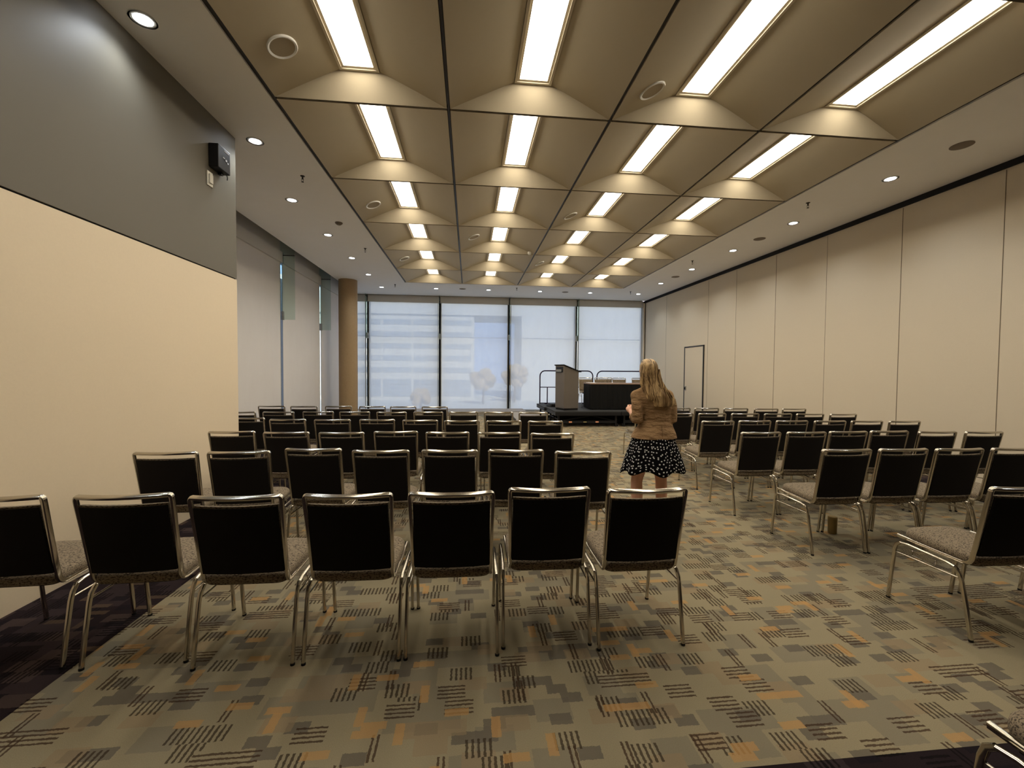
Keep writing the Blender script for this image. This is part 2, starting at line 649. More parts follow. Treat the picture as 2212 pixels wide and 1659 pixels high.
# light fixtures in the coffers
light0 = None
for j in range(-1, 6):
    for i in range(4):
        cx, cy = X0 + (i + .5) * W, Y0 + (j + .5) * D
        if light0 is None:
            t = light0 = empty('ceiling_light')
            hd = D / 2 - SB - .004
            hw = HW - .004
            f = MB()
            w1, w2 = .026, .052
            for (x0, x1, y0, y1) in ((-hw, -hw + w1, -hd, hd), (hw - w1, hw, -hd, hd), (-hw + w1, hw - w1, -hd, -hd + w1), (-hw + w1, hw - w1, hd - w1, hd)):
                f.box(x0, x1, y0, y1, -.012, .05)
            f.box(-hw, hw, -hd, hd, .05, .06)
            f.build('frame', 'lampframe', t)
            f = MB()
            for (x0, x1, y0, y1) in ((-hw + w1, -hw + w2, -hd + w1, hd - w1), (hw - w2, hw - w1, -hd + w1, hd - w1), (-hw + w2, hw - w2, -hd + w1, -hd + w2), (-hw + w2, hw - w2, hd - w2, hd - w1)):
                f.box(x0, x1, y0, y1, .002, .05)
            f.build('inner_frame', 'lampframe', t)
            box(-hw + w2, hw - w2, -hd + w2, hd - w2, .006, .03).build('diffuser', 'lens', t)
            t.location = (cx, cy, HC + RISE)
        else:
            t = dup(light0, (cx, cy, HC + RISE))
        tag(t, 'long warm light panel in ceiling coffer, %s, %s' % (ROWN[j], COLN[i]), 'ceiling light', 'light panels in the ceiling coffers')

# downlights
dls = [(-2.68, 3.85, 'left side, nearest'), (-2.69, 5.70, 'left side, second nearest, beside black wall box'), (-3.0, 7.58, 'left side, third nearest'), (-3.0, 9.42, 'left side, fourth nearest'),
       (-3.0, 11.26, 'left side, fifth nearest'), (-3.02, 13.13, 'left side, sixth nearest, beside brown column'), (-3.02, 15.04, 'far left corner of the soffit'), (-1.16, 15.04, 'far soffit, second from left'),
       (.67, 15.05, 'far soffit, third from left'), (2.52, 15.06, 'far soffit, fourth from left'), (4.37, 15.08, 'far soffit, fifth from left'), (6.17, 15.04, 'far right corner of the soffit'),
       (6.15, 13.17, 'right side, fifth nearest'), (6.15, 11.26, 'right side, fourth nearest'), (6.15, 9.42, 'right side, third nearest'), (6.15, 7.57, 'right side, second nearest'),
       (6.15, 5.70, 'right side, nearest in view'), (6.15, 3.85, 'right side beyond the picture edge'), (-2.68, 2.0, 'left side behind the viewer'), (6.15, 2.0, 'right side behind the viewer')]
dl0 = None
sp_d = bpy.data.lights.new('downlight_beam', 'SPOT')
sp_d.energy = DOWN_W
sp_d.spot_size = radians(132)
sp_d.spot_blend = .8
sp_d.shadow_soft_size = .09
sp_d.color = (.86, .93, 1)
for x, y, lb in dls:
    if dl0 is None:
        t = dl0 = empty('downlight', (x, y, HC))
        MB().lathe([(.098, -.006), (.102, -.001), (.102, .0), (.086, .0), (.084, -.005)], cap=False).build('trim_ring', 'whitering', t, True)
        MB().lathe([(.084, -.005), (.070, -.0035), (.066, -.0045), (.066, -.006), (.084, -.008)][:4], cap=False).build('reflector', 'whitering', t, True)
        MB().lathe([(.066, -.0045), (.066, -.0060)]).build('lens', 'downlens', t)
        lp = bpy.data.objects.new('lamp', sp_d)
        COL.objects.link(lp)
        lp.parent = t
        lp.location = (0, 0, -.03)
    else:
        t = dup(dl0, (x, y, HC))
    tag(t, 'round white recessed downlight, %s' % lb, 'downlight', 'recessed downlights in the soffit')

# flush round soffit speakers
sv0 = None
for x, y, lb in ((6.13, 4.78, 'right side, nearest'), (6.17, 8.54, 'right side, middle'), (6.15, 12.2, 'right side, farthest'), (3.44, 15.06, 'far end, right one'), (-.24, 14.97, 'far end, left one')):
    if sv0 is None:
        t = sv0 = MB().lathe([(.115, 0), (.115, -.004), (.105, -.008), (.02, -.009)], n=32).build('soffit_speaker', 'vent', None, True, loc=(x, y, HC))
    else:
        t = sv0.copy()
        COL.objects.link(t)
        t.location = (x, y, HC)
    tag(t, 'flush round brown speaker cover in the soffit, %s' % lb, 'speaker', 'flush speakers in the soffit')

# sprinkler heads
sk0 = None
for x, y, lb in ((-2.47, 6.63, 'left side, nearest'), (-2.45, 10.34, 'left side, middle'), (-2.47, 14.5, 'far left corner'), (5.66, 6.65, 'right side, nearest'), (5.69, 10.4, 'right side, middle'), (5.72, 14.65, 'far right corner'), (1.62, 14.54, 'middle of the far soffit')):
    if sk0 is None:
        t = sk0 = empty('sprinkler_head', (x, y, HC))
        MB().lathe([(.032, 0), (.030, -.006), (.012, -.010), (.010, -.045), (.004, -.05)], n=14).build('body', 'reveal', t, True)
        mb = MB()
        mb.tube([(.012, 0, -.04), (.016, 0, -.06), (.003, 0, -.085)], .003, 6)
        mb.tube([(-.012, 0, -.04), (-.016, 0, -.06), (-.003, 0, -.085)], .003, 6)
        mb.lathe([(.018, -.085), (.018, -.089)], n=14)
        mb.build('deflector', 'reveal', t)
    else:
        t = dup(sk0, (x, y, HC))
    tag(t, 'small dark sprinkler head below the soffit, %s' % lb, 'sprinkler', 'sprinkler heads')
t = empty('smoke_detector', (-2.54, 8.62, HC))
MB().lathe([(.07, 0), (.07, -.012), (.055, -.03), (.03, -.045), (.01, -.047)]).build('body', 'vent', t, True)
MB().lathe([(.018, -.047), (.014, -.06), (.004, -.062)], n=14).build('sensor', 'white', t, True)
tag(t, 'round smoke detector on left soffit between two downlights', 'smoke detector')
t = empty('smoke_detector', (X0 + 2 * W - .14, Y0 + 4 * D - .12, HC))
MB().lathe([(.05, .028), (.05, -.012), (.035, -.03), (.01, -.032)]).build('body', 'white', t, True)
MB().lathe([(.012, -.032), (.004, -.042)], n=12).build('sensor', 'white', t, True)
tag(t, 'small white detector at the crossing of ceiling coffers', 'smoke detector')

# speakers set into left slopes of some coffers
ss0 = None
sl = atan2(RISE, W / 2 - HW)
for i, j, dy, lb in ((0, 0, .35, 'nearest row, leftmost column'), (2, 0, .55, 'nearest row, third column'), (0, 2, .35, 'third row, leftmost column'), (2, 2, .45, 'third row, third column'),
                     (1, 3, .1, 'fourth row, second column'), (0, 4, .3, 'fifth row, leftmost column'), (2, 4, .3, 'fifth row, third column')):
    cx, cy = X0 + i * W + .33, Y0 + (j + .5) * D + dy
    zz = HC + RISE * ((.33 - .014) / (W / 2 - HW - .014)) - .004
    if ss0 is None:
        t = ss0 = empty('coffer_speaker')
        MB().lathe([(.135, .01), (.135, -.006), (.128, -.012), (.112, -.006), (.108, .012)], n=32, cap=False).build('trim_ring', 'whitering', t, True)
        MB().lathe([(.112, .012), (.110, -.004), (.02, -.005)], n=32).build('grille', 'grille', t, True)
    else:
        t = dup(ss0, (0, 0, 0))
    t.location = (cx, cy, zz)
    t.rotation_euler = (0, -sl, 0)
    tag(t, 'round ceiling speaker set in coffer slope, %s' % lb, 'speaker', 'speakers set in the ceiling coffers')


# ------------------------------------------------------------------ windows
ZB, ZT = .05, 4.20


def window(name, a, b, along, label, fin_a=True):
    """a..b extent; along 'x' (far wall) or 'y' (left wall)"""
    def bb(m, p0, p1, q0, q1, z0, z1):
        # p along the wall, q outwards from blind plane
        if along == 'x':
            m.box(p0, p1, YF + q0, YF + q1, z0, z1)
        else:
            m.box(XG - q1, XG - q0, p0, p1, z0, z1)
    m = MB()
    bb(m, a, b, .18, .20, -.1, 4.95)
    w = m.build(name, 'glass')
    struct(w, label, 'window')
    m = MB()
    bb(m, a - .045, a + .045, .10, .30, -.1, 4.95)
    m.build('mullion', 'darkbar', w)
    m = MB()
    bb(m, a + .05, b - .05, .16, .23, 2.875, 2.895)
    m.build('transom', 'alu', w)
    if fin_a:
        m = MB()
        bb(m, a - .01, a + .01, -.32, .1, 2.80, 4.8)
        f = m.build('glass_fin', 'finglass', w)
        m = MB()
        bb(m, a - .022, a + .022, -.06, .1, 2.79, 3.0)
        m.build('clamp', 'alu', f)
        m = MB()
        bb(m, a - .014, a + .014, -.32, .0, 4.36, 4.375)
        m.build('shoe', 'reveal', f)
    return w


fx = [-4.6, -3.86, -1.14, 1.56, 4.28, 7.02]
ly = [5.5, 8.24, 10.95, 13.66, 16.6]
for n, lb in enumerate(['narrow bare window bay behind the brown column', 'far window, first bay right of the column', 'far window, second bay', 'far window, third bay behind the lectern', 'far window, rightmost bay']):
    window('window_%d' % (n + 1), fx[n], fx[n + 1], 'x', lb, n > 0)
for n, lb in enumerate(['left window bay half hidden by partition', 'left window bay, middle', 'left window bay before the column', 'left window bay at the corner']):
    window('window_%d' % (n + 6), ly[n], ly[n + 1], 'y', lb, n > 0)
spn = MB()
spn.box(XG - .16, XG - .02, 5.67, YF, 4.46, 4.95)
spn.box(XG, 7.0, YF + .04, YF + .16, 4.43, 4.95)
struct(spn.build('trim_10', 'valance'), 'grey spandrel strip above the window blinds', 'trim')
# outer shell above and below glazing plane, and right end closure
sh = MB()
sh.box(7.02, 8.0, YF, YF + .3, 0, HC)
struct(sh.build('wall_far', 'cream'), 'cream wall end right of the windows', 'wall')
struct(box(7.0, 7.05, YF - .12, YF, 0, HC - .09).build('trim_6', 'cream'), 'cream post in the far right corner', 'trim')
struct(box(7.052, 7.068, YF - .14, YF - .06, 0, HC - .09).build('trim_8', 'reveal'), 'dark joint in the far right corner', 'trim')


def blind(a, b, along, mat, label, g=.075):
    cxy = ((a + b) / 2, YF, 0) if along == 'x' else (XG, (a + b) / 2, 0)
    t = empty('roller_blind', cxy, 0 if along == 'x' else pi / 2)
    h = (b - a) / 2
    # local frame: x along, y outwards (for the left wall rotation puts +y on world -x)
    box(-h + g, h - g, -.002, .002, ZB, ZT).build('blind_fabric', mat, t)
    box(-h + g, h - g, -.012, .012, ZB - .03, ZB).build('bottom_bar', 'alu', t)
    box(-h + .02, h - .02, -.05, .09, ZT - .02, ZT + .24).build('headbox', 'valance', t)
    for s in (-1, 1):
        x0 = s * (h - g + .004)
        gw, gd = (.026, .03) if along == 'x' else (.012, .006)
        box(min(x0, x0 + s * gw), max(x0, x0 + s * gw), -gd, gd, ZB - .03, ZT - .02).build('side_guide', 'alu', t)
    tag(t, label, 'roller blind', 'roller blinds drawn over the windows')
    return t


for n, lb in ((0, 'narrow pale blind half hidden by the brown column'), (1, 'pale screen blind beside brown column on the far wall'), (2, 'pale far blind with blue sky showing through'), (3, 'pale far blind right behind the lectern'), (4, 'pale far blind at the right corner above the stage')):
    blind(fx[n], fx[n + 1], 'x', 'blind', lb)
for n, lb in ((0, 'beige blind on left glazing, nearest, half hidden'), (1, 'beige blind on left glazing, second'), (2, 'beige blind on left glazing, third'), (3, 'bluish beige blind on left glazing behind the column')):
    blind(ly[n], min(ly[n + 1], 16.48), 'y', 'blindside', lb, .07)

# brown column
struct(MB().lathe([(.285, 0), (.285, HC + .0)], c=(-3.87, 14.06, 0), n=48).build('column', 'column', None, True))
bpy.data.objects['column']['label'] = 'round brown column near the far left corner'
bpy.data.objects['column']['category'] = 'column'
# low plinth along the far windows with polished strip
struct(box(XG, 2.1, 15.3, YF - .06, 0, .10).build('trim_7', 'plinth'), 'low grey sill along the far windows', 'trim')
k = NT('polished strip')
k.set(Base_Color=(.45, .5, .6, 1), Roughness=.08, Metallic=.9)
M['polish'] = k.m
struct(box(XG, 2.1, 14.75, 15.0, 0, .012).build('trim_9', 'polish'), 'polished metal strip on the floor by the far windows', 'trim')

# ------------------------------------------------------------------ outside
ground = box(-160, 160, YF + .4, 260, -6.3, -6).build('ground', plain('pale paving', srgb(190, 188, 180), .9))
tag(ground, 'pale paved ground outside the far windows', 'ground', kind='structure')
M['concrete'] = plain('pale concrete', srgb(205, 198, 186), .9, 0, .05, .2)
M['winband'] = plain('dark window band', srgb(150, 154, 158), .4)


def building(name, x0, x1, y0, y1, z0, z1, label, bands=True):
    t = empty(name, ((x0 + x1) / 2, y0, z0))
    h = (x1 - x0) / 2
    box(-h, h, 0, y1 - y0, 0, z1 - z0).build('wall', 'concrete', t)
    if bands:
        nb = 6
        for k in range(nb):
            zb = 14.6 - k * 3.05 - 1.3 - z0
            mb = MB()
            x = -h + .3
            while x < h - 1:
                mb.box(x, min(x + 7.0, h - .5), -.15, .05, zb, zb + 1.25)
                x += 7.6
            mb.build('window_band', 'winband', t)
        mb = MB()
        x = -h + .3
        while x < h - 1:
            mb.box(x, min(x + 7.0, h - .5), -.15, .05, 1.0, 3.9)
            x += 7.6
        mb.build('ground_floor_glazing', 'winband', t)
    tag(t, label, 'building')
    return t


building('office_building', -60, 1.3, 110, 126, -6, 15.9, 'pale office block with grey window bands seen through left blinds')
building('office_building', 13.4, 62, 108, 126, -6, 15.9, 'pale plain office block seen through the right blinds', False)
bridge = box(-60, 62, 109.5, 126, 15.9, 25).build('rooftop_canopy', 'concrete')
tag(bridge, 'broad pale roof spanning above both office blocks', 'roof')
M['leaf'] = plain('autumn foliage', srgb(170, 140, 95), .9, 0, .3, 2)
M['trunk'] = plain('trunk', srgb(90, 72, 55), .9)
for n, (x, y, z, r, lb) in enumerate(((3.2, 96, -.8, 3.2, 'tan autumn tree outside, left one in the gap'), (11.0, 102, .4, 3.6, 'tan autumn tree outside, right one in the gap'), (-9, 80, -3.4, 2.2, 'small tan tree before the left office block'))):
    t = empty('tree', (x, y, -6))
    mb = MB()
    rnd = random.Random(n)
    for q in range(26):
        th, ph = rnd.uniform(0, 2 * pi), rnd.uniform(-.9, 1.2)
        d = r * rnd.uniform(.3, .75)
        mb.ball((d * cos(th) * cos(ph), d * sin(th) * cos(ph), z + 6 + d * sin(ph)), r * rnd.uniform(.2, .38), n=8, m=6)
    mb.build('foliage', 'leaf', t, True)
    MB().tube([(0, 0, 0), (.1, 0, z + 6)], [.3, .2], 8).build('trunk', 'trunk', t)
    tag(t, lb, 'tree', 'trees outside the far windows')
nb = box(-14, -11, -6, 31.0, -6, 6.9).build('neighbour_building', plain('shaded brown facade', srgb(70, 66, 64), .9))  # dark block added outside to cut the daylight on the left blinds
tag(nb, 'dark low building outside the left windows', 'building')

# ------------------------------------------------------------------ chair
XU, XL = .222, .255


def make_chair():
    t = empty('banquet_chair')
    # back frame: seat rails, uprights and bowed top bar in one bent tube
    pts = []
    side = []
    side.append((.215, .215, .452))
    side.append((.213, .0, .442))
    side.append((.211, -.17, .436))
    side += [(.2105, -.17 - .045 * sin(a), .481 - .045 * cos(a)) for a in (radians(25), radians(50), radians(75))]
    side.append((.212, -.232, .56))
    side.append((.217, -.270, .76))
    side.append((.221, -.294, .885))
    side.append((.2212, -.2975, .9035))
    side.append((.2200, -.2990, .9120))
    side.append((.2165, -.3000, .9180))
    nb = 11
    bar = []
    for k in range(nb):
        u = 1 - 2 * k / (nb - 1)
        bar.append((.2105 * u, -.301 - .032 * (1 - u * u), .9205))
    left = [(-x, y, z) for (x, y, z) in reversed(side)]
    path = side + bar + left
    R1, R2 = [], []
    mb = MB()
    mb.tube(path, .0095, 12, .0125, up=Vector((1, 0, 0)), sq=.38)
    mb.build('back_frame', 'chrome', t, True)
    # backrest cushion + black rear cover
    def yb(z, x):
        base = -.232 + (z - .56) * (-.062 / .325)
        return base - .030 * (1 - (x / .205) ** 2) * (.55 + .45 * (z - .5) / .37)
    nx, nz = 12, 12
    for nm, mat, o0, o1, zs, ze, xw in (('backrest', 'seatcloth', -.008, .034, .497, .878, .204), ('back_cover', 'backblack', -.017, -.008, .500, .868, .202)):
        rs = []
        for iz in range(nz + 1):
            z = zs + (ze - zs) * iz / nz
            ring = []
            e = min(iz, nz - iz)
            sq = 1 if nm == 'back_cover' else (.35 if e == 0 else (.8 if e == 1 else 1))
            for ix in range(nx + 1):
                x = -xw + 2 * xw * ix / nx
                ee = min(ix, nx - ix)
                q = 1 if nm == 'back_cover' else (.45 if ee == 0 else 1)
                ring.append((x, yb(z, x) + o1 * sq * q, z))
            for ix in range(nx, -1, -1):
                x = -xw + 2 * xw * ix / nx
                ring.append((x, yb(z, x) + o0, z))
            rs.append(ring)
        ob = MB().rings(rs).build(nm, mat, t, True)
        if nm == 'backrest':
            br = ob
        else:
            ob.parent = br
    # seat cushion, rounded
    rs = []
    N = 36

    def seat_ring(sc, z, dy=0):
        r = []
        for k in range(N):
            a = 2 * pi * k / N
            ca, sa = cos(a), sin(a)
            p = .42 if sin(a) > 0 else .2
            x = .222 * sc * (abs(ca) ** p) * (1 if ca >= 0 else -1)
            y = .222 * sc * (abs(sa) ** p) * (1 if sa >= 0 else -1)
            if y < 0:
                x *= .955 + .045 * (1 + y / .22)
            r.append((x, y - .008, z + .012 * (y / .22) + .006 * 0))
        return r
    for sc, z in ((.975, .444), (.995, .450), (1.0, .470), (.985, .486), (.93, .499), (.75, .507), (.4, .510)):
        rs.append(seat_ring(sc, z))
    st = MB().rings(rs).build('seat', 'seatcloth', t, True)
    rs = [seat_ring(.92, .436), seat_ring(.94, .446)]
    MB().rings(rs).build('seat_base', 'under', st)
    for s in (-1, 1):
        # legs
        fl = [(s * .247, .242, .012), (s * .249, .222, .20), (s * .250, .205, .36), (s * .249, .195, .398), (s * .247, .172, .418)]
        o = MB().tube(fl, .0120, 10, .0095, up=Vector((0, 1, 0)), sq=.7).build('leg', 'chrome', t, True)
        MB().lathe([(.012, 0), (.012, .010), (.009, .013)], c=(s * .247, .243, 0), n=10).build('foot', 'under', o)
        rl = [(s * .249, -.252, .012), (s * .249, -.228, .16), (s * .249, -.196, .33), (s * .249, -.182, .372), (s * .247, -.155, .402)]
        o = MB().tube(rl, .0125, 10, .0095, up=Vector((0, 1, 0)), sq=.7).build('leg', 'chrome', t, True)
        MB().lathe([(.012, 0), (.012, .010), (.009, .013)], c=(s * .249, -.253, 0), n=10).build('foot', 'under', o)
        rail = [(s * .247, .172, .418), (s * .245, .12, .423), (s * .245, -.11, .411), (s * .247, -.155, .402)]
        MB().tube(rail, .0085, 8, .0105, up=Vector((0, 0, 1))).build('side_rail', 'chrome', t, True)
        MB().tube([(s * .248, .208, .345), (s * .248, -.190, .345)], .0055, 8).build('stretcher', 'chrome', t, True)
        g = MB()
        g.tube([(s * .2495, .085, .392), (s * .2545, .085, .375), (s * .2545, .085, .366), (s * .2545, -.055, .362), (s * .2545, -.055, .375), (s * .2495, -.055, .390)], .0032, 6)
        g.ball((s * .2515, .085, .392), .006, n=8, m=5)
        g.ball((s * .2515, -.055, .390), .006, n=8, m=5)
        g.build('ganging_bracket', 'chrome', t, True)
    br_ = MB()
    br_.box(-.215, .215, .11, .14, .428, .440)
    br_.box(-.212, .212, -.14, -.11, .424, .438)
    br_.build('cross_brace', 'under', t)
    return t


chair0 = make_chair()
used = [False]
ORD = ['first', 'second', 'third', 'fourth', 'fifth', 'sixth', 'seventh', 'eighth', 'ninth']


def place(bx, by, yw, label, group, z=0.0):
    """bx, by: middle of the chair's top bar; yw: heading in degrees"""
    a = radians(yw)
    off = .30
    loc = (bx - sin(a) * off, by + cos(a) * off, z)
    if not used[0]:
        used[0] = True
        r = chair0
        r.location = loc
        r.rotation_euler = (0, 0, a)
    else:
        r = dup(chair0, loc, a)
    tag(r, label, 'chair', group)
    return r


LEFT = {
    'nearest row': [(-2.355, 2.33, 1.5), (-1.749, 2.323, 1.8), (-1.177, 2.259, -.5), (-.623, 2.247, -1.3), (-.089, 2.239, -1.1), (.447, 2.282, -1.4), (.984, 2.225, .0)],
    'second row': [(-2.325, 3.487, 1.4), (-1.787, 3.479, 2.6), (-1.262, 3.57, -4.0), (-.703, 3.46, -3.0), (-.153, 3.439, -4.0), (.385, 3.416, -3.4), (.918, 3.31, -3.4)],
    'third row': [(-2.441, 4.619, .4), (-1.868, 4.534, -1.6), (-1.304, 4.482, -1.0), (-.764, 4.529, -.4), (-.222, 4.449, -2.2), (.32, 4.398, -1.5), (.865, 4.306, -3.1)],
    'fourth row': [(-2.93, 5.90, -1), (-2.334, 5.712, -1.6), (-1.757, 5.648, -.7), (-1.191, 5.637, -2.5), (-.629, 5.551, -2.6), (-.09, 5.48, -1.4), (.452, 5.432, -2.2), (.988, 5.38, -1.5)],
    'fifth row': [(-3.44, 6.73, -.5), (-2.878, 6.717, -.5), (-2.307, 6.741, 1.0), (-1.754, 6.708, .5), (-1.186, 6.641, -1.8), (-.63, 6.656, -1.7), (-.084, 6.632, -.5), (.464, 6.583, -1.8), (1.004, 6.53, -.5)],
    'farthest row': [(-3.465, 7.819, -1.1), (-2.893, 7.748, -.2), (-2.309, 7.759, -.2), (-1.707, 7.693, -1.1), (-1.164, 7.645, -1.0), (-.607, 7.612, -2.3)]}
for rn, lst in LEFT.items():
    n = len(lst)
    for k, (x, y, a) in enumerate(lst):
        q = n - 1 - k
        if rn == 'farthest row':
            pos = '%s from the right end' % ORD[q]
        else:
            pos = 'at the aisle end' if q == 0 else '%s from the aisle' % ORD[q]
        place(x, y, a, 'black-backed chrome chair, left block, %s, %s' % (rn, pos), 'chairs in the left block')
RIGHT = {
    'nearest full row': [(3.19, 2.10, 0), (3.76, 2.10, 0)],
    'second row': [(3.204, 3.268, .1), (3.732, 3.261, -.6), (4.25, 3.24, -.5), (4.79, 3.23, -1), (5.33, 3.23, 0)],
    'third row': [(3.161, 4.272, -.5), (3.692, 4.265, -.7), (4.218, 4.29, -.3), (4.735, 4.30, -1.8), (5.26, 4.23, -1.9), (5.80, 4.19, -2.0)],
    'fourth row': [(3.304, 5.297, .2), (3.84, 5.314, -.8), (4.37, 5.301, -.8), (4.90, 5.266, -1.1), (5.43, 5.244, -2.0), (5.96, 5.204, -1.9)],
    'fifth row': [(3.3, 6.329, -.5), (3.83, 6.299, -.5), (4.36, 6.264, -1.6), (4.89, 6.228, -1.4), (5.42, 6.2, -2), (5.95, 6.15, -.6)],
    'farthest row': [(3.21, 7.28, 0), (3.77, 7.28, -1), (4.30, 7.252, -1.7), (4.83, 7.204, -1.8), (5.36, 7.12, -.4), (5.89, 7.10, -.4)]}
for rn, lst in RIGHT.items():
    for k, (x, y, a) in enumerate(lst):
        pos = 'at the aisle end' if k == 0 else '%s from the aisle' % ORD[k]
        place(x, y, a, 'black-backed chrome chair, right block, %s, %s' % (rn, pos), 'chairs in the right block')
place(1.875, .64, 0, 'black-backed chrome chair cut off at the bottom right corner of the picture', 'chairs in the right block')

# khaki tumbler under a chair
t = empty('tumbler', (3.565, 3.77, 0))
MB().lathe([(.034, 0), (.037, .01), (.040, .12), (.040, .15)], n=20).build('cup', 'tumbler', t, True)
MB().lathe([(.041, .15), (.038, .165), (.02, .17)], n=20).build('lid', 'tumbler', t, True)
tag(t, 'khaki cylindrical tumbler standing on the carpet under a right block chair', 'tumbler')

# ------------------------------------------------------------------ stage
SZ = .446
dk0 = None
DECKN = ['front left under the lectern', 'front right under the black table', 'rear left under the plum railing', 'rear right by the windows']
for n, (x0, x1, y0, y1) in enumerate(((2.42, 4.335, 11.66, 13.08), (4.345, 6.26, 11.66, 13.08), (2.36, 4.335, 13.09, 14.60), (4.345, 6.26, 13.09, 14.60))):
    t = empty('stage_deck', ((x0 + x1) / 2, (y0 + y1) / 2, 0))
    h, d = (x1 - x0) / 2, (y1 - y0) / 2
    box(-h, h, -d, d, SZ - .03, SZ).build('deck_top', 'deck', t)
    mb = MB()
    for (a0, a1, b0, b1) in ((-h, h, -d + .002, -d + .04), (-h, h, d - .04, d - .002), (-h + .002, -h + .04, -d + .04, d - .04), (h - .04, h - .002, -d + .04, d - .04)):
        mb.box(a0, a1, b0, b1, SZ - .12, SZ - .03)
    mb.build('deck_rim', 'blackmetal', t)
    for sx in (-1, 1):
        for sy in (-1, 1):
            x, y = sx * (h - .12), sy * (d - .12)
            l = box(x - .025, x + .025, y - .025, y + .025, .0, SZ - .12).build('leg', 'blackmetal', t)
            if sy < 0:
                MB().lathe([(.04, -.012), (.045, 0), (.04, .012)], T=Matrix.Rotation(pi / 2, 4, 'Y'), c=(x + sx * .05, y, .045), n=16).build('caster', 'blackmetal', l, True)
    mb = MB()
    for sy in (-1, 1):
        mb.box(-h + .1, h - .1, sy * (d - .12) - .02, sy * (d - .12) + .02, .10, .17)
    mb.tube([(-h + .15, -d + .12, .16), (h * .2, -d + .2, SZ - .13)], .016, 8)
    mb.tube([(h - .15, -d + .12, .16), (h * .1, -d + .25, SZ - .13)], .016, 8)
    mb.tube([(-h + .12, -d + .12, .2), (-h + .12, d - .12, .2)], .018, 8)
    mb.build('folding_frame', 'blackmetal', t)
    tag(t, 'black portable stage deck, %s' % DECKN[n], 'stage deck', 'portable stage decks')
    if n < 2:
        for dx in ((-.5, .28) if n == 0 else (-.55,)):
            box(dx - .045, dx + .045, -d + .085, -d + .1, .115, .155).build('reflector', 'amber', t)
        box(-.12, -.03, -d + .085, -d + .1, .125, .145).build('label_strip', 'yellow', t)
# added dark sheet behind the frames, standing in for shade below the decks
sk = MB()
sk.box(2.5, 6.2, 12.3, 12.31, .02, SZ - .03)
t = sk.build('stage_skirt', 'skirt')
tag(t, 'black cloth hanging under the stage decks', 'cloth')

# railings
def railing(x0, x1, y, label, n_mid=1):
    t = empty('stage_railing', (x0, y, SZ))
    L, Hh, r = x1 - x0, 1.15, .18
    p = [(0, 0, 0), (0, 0, Hh - r)]
    p += [(r - r * cos(a), 0, Hh - r + r * sin(a)) for a in [radians(v) for v in (20, 40, 60, 80, 90)]]
    p += [(L - r + r * sin(a), 0, Hh - r + r * cos(a)) for a in [radians(v) for v in (0, 20, 40, 60, 80)]]
    p += [(L, 0, Hh - r), (L, 0, 0)]
    MB().tube(p, .020, 10, up=Vector((0, 1, 0))).build('hoop', 'purple', t, True)
    MB().tube([(0, 0, .58), (L, 0, .58)], .015, 8).build('mid_rail', 'purple', t, True)
    MB().tube([(0, 0, .03), (L, 0, .03)], .015, 8).build('bottom_rail', 'purple', t, True)
    for k in (.26, L - .26):
        o = MB().tube([(k, 0, .0), (k, 0, .58)], .018, 8).build('post', 'purple', t, True)
        MB().box(k - .09, k + .09, -.03, .03, .0, .02).build('base_plate', 'purple', o)
    tag(t, label, 'railing', 'plum tube railings at the back of the stage')


railing(2.44, 4.31, 14.42, 'dark plum tube railing at the rear of the stage behind the lectern')
railing(4.46, 6.2, 14.42, 'dark plum tube railing at the rear of the stage behind the table')

# small dark monitor box at the stage's rear left corner
t = empty('floor_monitor', (2.78, 13.35, SZ), radians(10))
MB().rings([[(x, -.2, 0), (x, .2, 0), (x, .2, .05), (x, .02, .13), (x, -.16, .10)] for x in (-.26, .26)]).build('cabinet', 'devblack', t, bevel=.02)
box(-.22, .22, -.206, -.2, .02, .09).build('front_grille', 'devblack', t)
tag(t, 'low black wedge lying on the stage behind the lectern', 'monitor')

# low grey step unit left of the stage
t = empty('access_ramp', (1.90, 13.7, 0))
mb = MB()
mb.add([(-.45, -.75, .02), (.45, -.75, .02), (.45, .75, .02), (-.45, .75, .02), (-.45, -.75, .05), (.45, -.75, .05), (.45, .75, .16), (-.45, .75, .16)],
       [(0, 1, 2, 3), (4, 5, 6, 7), (0, 1, 5, 4), (1, 2, 6, 5), (2, 3, 7, 6), (3, 0, 4, 7)])
mb.build('ramp_panel', 'plinth', t)
mb = MB()
mb.box(-.47, -.45, -.76, .76, 0, .09).box(.45, .47, -.76, .76, 0, .09)
mb.build('side_edge', 'reveal', t)
tag(t, 'low grey ramp on the floor left of the black stage', 'ramp')

# lectern
t = empty('lectern', (2.725, 11.95, SZ), radians(18.5))
w, d = .50, .50
zl, zr = 1.30, 1.13
body = MB()
body.add([(0, 0, .05), (w, 0, .05), (w, d, .05), (0, d, .05), (0, 0, zl), (w, 0, zr), (w, d, zr), (0, d, zl)],
         [(0, 1, 2, 3), (4, 5, 6, 7), (0, 1, 5, 4), (1, 2, 6, 5), (2, 3, 7, 6), (3, 0, 4, 7)])
body.build('body', 'lectern', t, bevel=.012)
box(.015, w - .015, .015, d - .015, 0, .05).build('plinth', 'black', t)
sl_ = (zr - zl) / w
mb = MB()
e = .03
pts = [(-.02, -e), (w + .07, -e), (w + .07, d + e), (-.02, d + e)]
mb.add([(x, y, zl + sl_ * x + .001) for x, y in pts] + [(x, y, zl + sl_ * x + .025) for x, y in pts],
       [(3, 2, 1, 0), (4, 5, 6, 7), (0, 1, 5, 4), (1, 2, 6, 5), (2, 3, 7, 6), (3, 0, 4, 7)])
mb.build('reading_top', 'black', t)
o = box(-.006, -.001, .06, .44, 1.10, 1.26).build('front_recess', 'blackmetal', t)
box(-.03, -.007, .12, .40, 1.12, 1.19).build('name_tray', 'alu', o)
